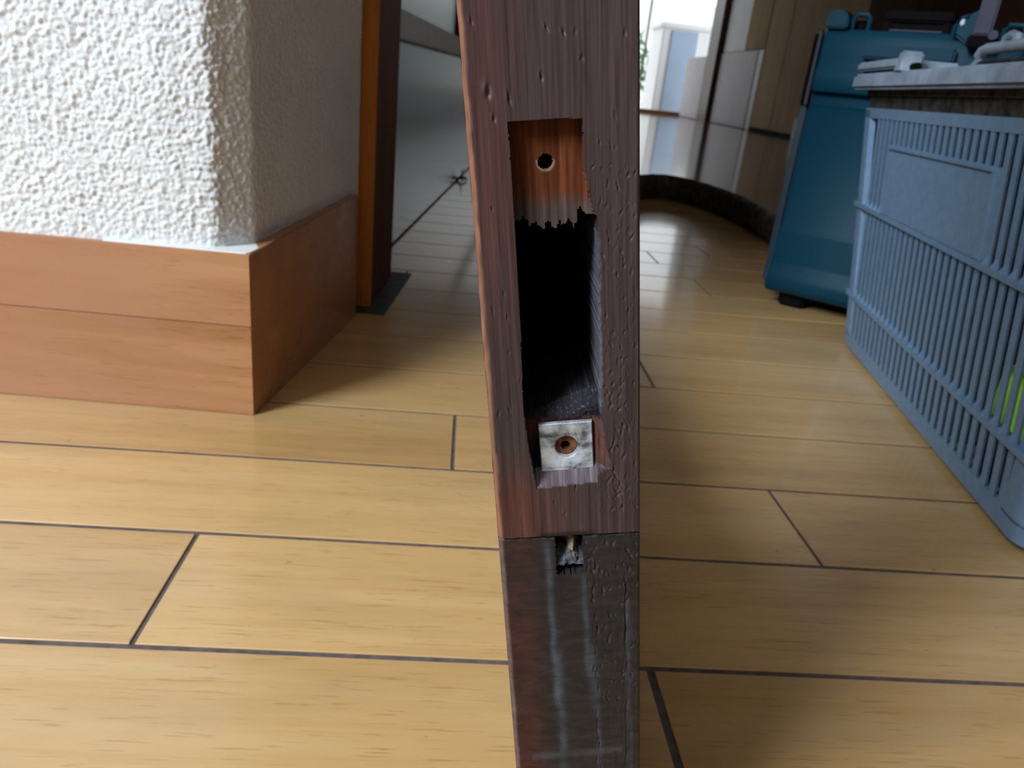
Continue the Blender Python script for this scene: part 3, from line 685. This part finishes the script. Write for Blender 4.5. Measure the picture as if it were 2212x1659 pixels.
# shallow chipped strip along the right of the upper recess
chip = (UU > 0.0063) & (VV < -0.0385) & (VV > -0.0475)
floor_d = np.where(chip, 0.0022 + (UU - 0.0063) * -0.4 + fbm(UU * 1500, VV * 150, 2, 6) * 0.0004, floor_d)
deep = (VV > rag) & ~chip
ramp_v = 0.0068 - (UU - 0.0) * 0.40
rd = np.interp(VV - ramp_v, mm(-0.1, 0.0, 4.0), mm(52, 9, 5.2))
floor_d = np.where(deep, np.where(VV > ramp_v, rd + fbm(UU * 900, VV * 900, 2, 44) * 0.0004, 0.052), floor_d)
plate_zone = VV > 0.0107
right_chip = plate_zone & (UU > 0.0071)
floor_d = np.where(plate_zone, 0.0052, floor_d)
floor_d = np.where(right_chip, np.clip(0.0046 - (UU - 0.0071) * 1.25, 0.0004, 1) + fbm(UU * 900, VV * 140, 3, 12) * 0.0009, floor_d)
ledge = np.clip((vBot - VV) / 0.0032, 0, 1)
floor_d = np.where(plate_zone & (VV > vBot - 0.0034), np.minimum(floor_d, 0.0003 + 0.0042 * ledge), floor_d)
hole1 = np.hypot(UU + 0.0017, VV + 0.0500) < 0.0015 * (1 + 0.12 * fbm(np.arctan2(VV + 0.05, UU + 0.0017) * 1.5, UU * 0, 2, 3))
hole2 = np.hypot(UU - 0.0003, VV - 0.0183) < 0.00105
floor_d = np.where(hole1, 0.016, floor_d); floor_d = np.where(hole2 & plate_zone, 0.013, floor_d)
depth = np.where(inside, floor_d, depth)
# edges: worn left arris, small right arris
arris = np.clip(-0.01665 - UU + jag(VV, 160, 0.00035), 0, 1) * 0.9 + np.clip(UU - 0.0176, 0, 1) * 0.8
depth = np.where(~inside, depth + arris, depth)
spec = []
for i in range(70):
    u0 = rng.uniform(0.0085, 0.0172); v0 = rng.uniform(-0.055, 0.036)
    spec.append((u0, v0, rng.uniform(0.00014, 0.0003), rng.uniform(0.0003, 0.0010), rng.uniform(0.00012, 0.00036), rng.uniform(-0.6, 0.6)))
for i in range(45):
    spec.append((rng.uniform(-0.016, 0.017), rng.uniform(-0.085, 0.036), rng.uniform(0.00015, 0.0003), rng.uniform(0.0004, 0.001), rng.uniform(0.0002, 0.0004), rng.uniform(-0.3, 0.3)))
for i in range(34):
    spec.append((rng.uniform(0.0108, 0.0142), rng.uniform(-0.012, 0.034), rng.uniform(0.00016, 0.00036), rng.uniform(0.0004, 0.0010), rng.uniform(0.00018, 0.00045), rng.uniform(-0.7, 0.7)))
spec += [(-0.0128, -0.0647, 0.0005, 0.0012, 0.0006, 0.1), (-0.0086, -0.0632, 0.0003, 0.0011, 0.0005, -0.1), (-0.012, -0.0595, 0.0003, 0.0007, 0.0004, 0)]
for i in range(90):
    spec.append((rng.uniform(0.008, 0.0172), rng.uniform(-0.05, 0.036), rng.uniform(0.0001, 0.0002), rng.uniform(0.0002, 0.0006), rng.uniform(0.00012, 0.0003), rng.uniform(-0.5, 0.9)))
dn = dents(UU, VV, spec)
relief = 0.00009 * fbm(UU * 1800, VV * 40, 2, 2) + 0.00012 * fbm(UU * 300, VV * 45, 2, 15) + dn
depth = np.where(~inside, depth + relief, depth)
P = np.stack([UU, depth, V0 - VV], -1)
# pigment: stain, redder wear on the left, bare wood in the cuts, painted shade in the mortise
stain = np.array([0.066, 0.040, 0.038]); red = np.array([0.115, 0.037, 0.026]); bare = np.array([0.15, 0.045, 0.018]); grime_and_shade = np.array([0.007, 0.006, 0.007])
redm = smooth(-UU, 0.004, 0.014) * (0.75 - 0.25 * smooth(VV, -0.05, -0.01)) + 0.7 * smooth(VV, 0.012, 0.034) * smooth(-UU, -0.004, 0.010) + 0.25 * fbm(UU * 120, VV * 18, 2, 61)
streak = np.clip(0.5 + 0.9 * fbm(UU * 420, VV * 8, 2, 71), 0, 1)
col = lerp3(stain, red, np.clip(redm * 0.75, 0, 0.9)); col = col * (0.62 + 0.5 * streak)[..., None]
dirt = np.clip(0.6 * smooth(VV, -0.05, 0.005) * (1 - smooth(VV, 0.012, 0.03)) + 0.35 * fbm(UU * 90, VV * 40, 3, 81), 0, 0.75)
col = lerp3(col, np.array([0.042, 0.031, 0.029]), dirt)
pale_d = np.clip((dn - 0.00012) / 0.0004, 0, 0.5); col = lerp3(col, np.array([0.16, 0.13, 0.12]), pale_d)
up = inside & (VV < -0.0340) & ~deep
rz = lerp3(bare, np.array([0.10, 0.075, 0.065]), np.clip(smooth(VV, -0.0445, -0.0395) * 0.9 + 0.35 * fbm(UU * 300, VV * 80, 3, 91), 0, 0.95))
rz = rz * (0.55 + 0.55 * np.clip(0.5 + fbm(UU * 800, VV * 30, 2, 93), 0, 1.2))[..., None]
ringm = np.clip(1 - np.abs(np.hypot(UU + 0.0017, VV + 0.05) - 0.0018) / 0.0004, 0, 1) * (VV > -0.0505)
rz = lerp3(rz, np.array([0.40, 0.30, 0.24]), 0.7 * ringm)
col = np.where(up[..., None], rz, col)
cz = inside & deep & ~plate_zone; col = np.where(cz[..., None], 0.4 * grime_and_shade[None, None, :], col)  # deep mortise coloured near black to stand for the shade inside
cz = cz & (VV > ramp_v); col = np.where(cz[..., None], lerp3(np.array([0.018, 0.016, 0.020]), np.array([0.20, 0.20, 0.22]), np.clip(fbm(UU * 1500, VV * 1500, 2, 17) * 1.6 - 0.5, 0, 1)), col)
pz = inside & plate_zone; col = np.where(pz[..., None], lerp3(np.array([0.12, 0.04, 0.025]), grime_and_shade, np.clip(0.75 + fbm(UU * 250, VV * 60, 2, 19), 0, 1) * (UU < 0.0071)), col)
hz = pz & (np.hypot(UU - 0.0006, VV - 0.0187) < 0.0034); col = np.where(hz[..., None], lerp3(np.array([0.24, 0.09, 0.045]), np.array([0.05, 0.035, 0.02]), np.clip(fbm(UU * 700, VV * 700, 2, 23) + 0.2, 0, 1)), col)
rcz = pz & (UU > 0.0073); col = np.where(rcz[..., None], lerp3(np.array([0.13, 0.045, 0.028]), np.array([0.08, 0.042, 0.036]), np.clip(0.5 + fbm(UU * 900, VV * 60, 2, 29), 0, 1)), col)
lz = inside & (VV > vBot - 0.0034); col = np.where(lz[..., None], lerp3(np.array([0.10, 0.07, 0.075]), np.array([0.19, 0.16, 0.18]), np.clip(fbm(UU * 1600, VV * 100, 2, 33) + 0.3, 0, 1)), col)
for hm in (hole1 & inside, hole2 & pz): col = np.where(hm[..., None], np.array([0.012, 0.01, 0.008])[None, None, :], col)
am = np.clip((arris - 0.0001) / 0.0005, 0, 0.9) * (UU < 0); col = lerp3(col, np.array([0.33, 0.15, 0.08]), am * (0.55 + 0.4 * np.clip(fbm(UU * 60, VV * 120, 2, 37) + 0.4, 0, 1)))
# pale splintered rim down the right side of the deep mortise
rim = np.clip(1 - (UU - uR) / 0.00075, 0, 1) * (UU >= uR) * smooth(VV, -0.037, -0.033) * (1 - smooth(VV, 0.006, 0.009)); col = lerp3(col, np.array([0.15, 0.16, 0.19]), 0.75 * rim)
# dark stain line above the joint
jl = smooth(VV, VJ - 0.0016, VJ - 0.0004) * smooth(UU, -0.0085, -0.0065) * (1 - smooth(UU, 0.004, 0.009)); col = lerp3(col, grime_and_shade, 0.85 * jl)
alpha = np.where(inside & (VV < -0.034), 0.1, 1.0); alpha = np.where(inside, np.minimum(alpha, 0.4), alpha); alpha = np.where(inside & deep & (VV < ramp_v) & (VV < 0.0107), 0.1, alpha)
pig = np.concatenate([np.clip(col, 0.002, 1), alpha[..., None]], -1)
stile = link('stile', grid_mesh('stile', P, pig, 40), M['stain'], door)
# the rest of the stile: body behind the face and the run up to the door head, one solid with it
def solid_pig(me, c_):
    a = me.color_attributes.new('pigment', 'FLOAT_COLOR', 'POINT'); a.data.foreach_set('color', np.tile(np.array([*c_, 1.0], np.float32), len(me.vertices)))
DT = 1.72
b = MB()
bk = 0.095
b.add([(-HWD, 0.0012, V0 - VT), (-HWD, bk, V0 - VT), (-HWD, bk, V0 - VJ), (-HWD, 0.0012, V0 - VJ)], [(0, 1, 2, 3)])
b.add([(HWD, 0.0003, V0 - VT), (HWD, bk, V0 - VT), (HWD, bk, V0 - VJ), (HWD, 0.0003, V0 - VJ)], [(3, 2, 1, 0)])
b.add([(-HWD, bk, V0 - VT), (HWD, bk, V0 - VT), (HWD, bk, V0 - VJ), (-HWD, bk, V0 - VJ)], [(0, 1, 2, 3)])
me = b.mesh('stile_sides'); solid_pig(me, (0.10, 0.05, 0.035)); link('stile_side', me, M['stain'], stile)
b = MB(); b.prism([(-HWD, 0.0012), (-0.0167, 0), (0.0176, 0), (HWD, 0.0003), (HWD, bk), (-HWD, bk)], V0 - VT - 0.0002, DT)
me = b.mesh('stile_upper'); solid_pig(me, (0.085, 0.048, 0.04)); link('stile_upper', me, M['stain'], stile)
# ---- lower rail end
Zb = 0.0032
Vg = np.linspace(VJ + 0.0002, V0 - Zb, 400); UU, VV = np.meshgrid(U, Vg)
hl = -0.0034 + jag(VV, 800, 0.0003); hr = 0.0035 + jag(VV, 600, 0.0003)
inside = (UU > hl) & (UU < hr) & (VV < 0.0528 + fbm(UU * 700, UU * 0, 2, 47) * 0.0009 - (UU) * 0.12)
junk = 0.0056 + 0.0035 * fbm(UU * 420, VV * 420, 3, 53) - 0.0045 * smooth(VV, 0.046, 0.0495) * (1 - smooth(VV, 0.0505, 0.0518)) - 0.002 * np.exp(-((UU - 0.0005) / 0.0012) ** 2)
depth = np.where(inside, np.maximum(junk, 0.0012), 0.00035 + 0.00016 * fbm(UU * 160, VV * 480, 3, 57) + 0.00010 * smooth(UU, 0.004, 0.010) * fbm(UU * 900, VV * 60, 2, 59))
arris = np.clip(-0.0166 - UU + jag(VV, 120, 0.00025), 0, 1) * 0.9 + np.clip(UU - 0.0176, 0, 1) * 0.8
top_b = np.clip(0.0010 - (VV - VJ) + 0.0006 * fbm(UU * 300, UU * 0, 2, 67), 0, 1) * 0.8
spec = [(rng.uniform(0.004, 0.0172), rng.uniform(0.043, 0.10), rng.uniform(0.0002, 0.0004), rng.uniform(0.0003, 0.0009), rng.uniform(0.0002, 0.0005), rng.uniform(-0.7, 0.7)) for i in range(70)]
spec += [(rng.uniform(0.0052, 0.0068), rng.uniform(0.05, 0.125), 0.0002, rng.uniform(0.0006, 0.0016), rng.uniform(0.0002, 0.0004), rng.uniform(-0.2, 0.2)) for i in range(26)]
spec += [(rng.uniform(0.0138, 0.0146), rng.uniform(0.055, 0.13), 0.00016, rng.uniform(0.001, 0.003), rng.uniform(0.0002, 0.0003), 0) for i in range(30)]
dn = dents(UU, VV, spec)
depth = np.where(inside, depth, depth + arris + top_b + dn)
P = np.stack([UU, depth, V0 - VV], -1)
dk = np.array([0.024, 0.0195, 0.019]); rd_ = np.array([0.080, 0.022, 0.018]); blue = np.array([0.075, 0.085, 0.105])
col = lerp3(dk, rd_, np.clip(smooth(-UU, 0.0055, 0.0125) * (0.55 + 0.7 * fbm(UU * 60, VV * 30, 3, 63)), 0, 0.9))
col = col * (0.9 + 0.22 * fbm(UU * 90, VV * 420, 3, 69))[..., None]
def smear(u0, wd, v0, v1, drift): return np.exp(-((UU - (u0 + drift * (VV - v0) + 0.0006 * fbm(VV * 60, VV * 0, 2, 75))) / wd) ** 2) * smooth(VV, v0, v0 + 0.004) * (1 - smooth(VV, v1 - 0.01, v1))
sm = 0.75 * smear(-0.0055, 0.0009, 0.0415, 0.10, 0.008) + 0.6 * smear(-0.0040, 0.0012, 0.075, 0.15, 0.0) + 0.65 * smear(0.0036, 0.0008, 0.052, 0.09, 0.005) + 0.6 * smear(0.0050, 0.0013, 0.075, 0.10, 0.005) + 0.45 * smear(0.0062, 0.0008, 0.09, 0.15, 0.0) + 0.35 * smear(0.0150, 0.0006, 0.06, 0.14, 0.004)
col = lerp3(col, blue, np.clip(sm * (0.7 + 0.6 * fbm(UU * 300, VV * 160, 2, 83)), 0, 0.9))
cross = np.exp(-((VV - 0.1145 + 0.06 * UU) / 0.0012) ** 2) * (np.abs(UU) < 0.013); col = lerp3(col, np.array([0.075, 0.075, 0.07]), 0.5 * cross)
col = lerp3(col, np.array([0.11, 0.10, 0.10]), np.clip((dn - 0.0001) / 0.0004, 0, 0.5))
hk = np.clip(0.5 + 1.3 * fbm(UU * 380, VV * 300, 3, 97), 0, 1) * np.exp(-((UU - 0.0003) / 0.0017) ** 2) * smooth(-VV, -0.0522, -0.0495)
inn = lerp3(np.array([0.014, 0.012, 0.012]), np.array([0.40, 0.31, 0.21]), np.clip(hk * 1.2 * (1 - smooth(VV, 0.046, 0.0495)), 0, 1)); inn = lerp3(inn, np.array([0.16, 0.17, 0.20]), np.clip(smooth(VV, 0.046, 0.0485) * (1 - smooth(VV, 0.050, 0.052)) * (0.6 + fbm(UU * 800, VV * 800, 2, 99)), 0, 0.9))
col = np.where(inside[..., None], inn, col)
am = np.clip((arris - 0.0001) / 0.0005, 0, 0.9) * (UU < 0); col = lerp3(col, np.array([0.17, 0.115, 0.10]), am * 0.7)
pig = np.concatenate([np.clip(col, 0.003, 1), np.where(inside, 0.3, 1.0)[..., None]], -1)
rail = link('bottom_rail', grid_mesh('bottom_rail', P, pig, 40), M['stain_rail'], door)
rail['label'] = 'darker lower rail end with a small rough hole'
b = MB(); zt, zbm = V0 - VJ - 0.0002, Zb
b.add([(-HWD, 0.0016, zt), (-HWD, bk, zt), (-HWD, bk, zbm), (-HWD, 0.0016, zbm)], [(0, 1, 2, 3)])
b.add([(HWD, 0.0007, zt), (HWD, bk, zt), (HWD, bk, zbm), (HWD, 0.0007, zbm)], [(3, 2, 1, 0)])
b.add([(-HWD, 0.0016, zbm), (HWD, 0.0007, zbm), (HWD, bk, zbm), (-HWD, bk, zbm)], [(0, 1, 2, 3)])
b.add([(-HWD, bk, zt), (HWD, bk, zt), (HWD, bk, zbm), (-HWD, bk, zbm)], [(0, 1, 2, 3)])
me = b.mesh('rail_side'); solid_pig(me, (0.07, 0.035, 0.03)); link('rail_side', me, M['stain_rail'], rail)
# ---- the rails run back from the stile; the field above the lower rail is open to the light
b = MB(); b.box(-0.0115, 0.0115, bk - 0.001, 0.78, 0.006, 0.150); me = b.mesh('rail_length', 0.001); solid_pig(me, (0.085, 0.048, 0.04)); link('rail_length', me, M['stain'], rail)
b = MB(); b.box(-0.0115, 0.0115, bk - 0.001, 0.78, DT - 0.12, DT - 0.002); me = b.mesh('top_rail', 0.001); solid_pig(me, (0.085, 0.048, 0.04)); link('top_rail', me, M['stain'], door)
# ---- square aluminium plate with its countersunk hole
cxp, czp = 0.00045, V0 - 0.0180
hwp = 0.00655; kk = 48; b = MB()
def sq(a, r):
    c_, s_ = math.cos(a), math.sin(a); q = r / max(abs(c_), abs(s_)); return c_ * q, s_ * q
angs = [2 * math.pi * i / kk for i in range(kk)]
rot = math.radians(1.0)
def addring(fn, y): 
    k_ = len(b.v)
    for a in angs:
        x, z = fn(a); b.v.append((x * math.cos(rot) - z * math.sin(rot), y, x * math.sin(rot) + z * math.cos(rot)))
    return k_
circ = lambda r: (lambda a: (r * math.cos(a), r * math.sin(a)))
r_ = [addring(lambda a: sq(a, hwp), 0.0014), addring(lambda a: sq(a, hwp), 0.0003), addring(lambda a: sq(a, hwp - 0.00025), 0.0), addring(circ(0.0034), 0.0), addring(circ(0.0029), 0.00035), addring(circ(0.00275), 0.0014)]
for a, c_ in zip(r_, r_[1:] + r_[:1]):
    for i in range(kk): j = (i + 1) % kk; b.f.append((a + i, a + j, c_ + j, c_ + i))
pl = b.build('metal_plate', M['alu'], door, smooth=True); pl.location = (cxp, 0.0034, czp); pl.rotation_euler = (0.02, 0, 0)
pl['label'] = 'tarnished square metal plate with a round screw hole'
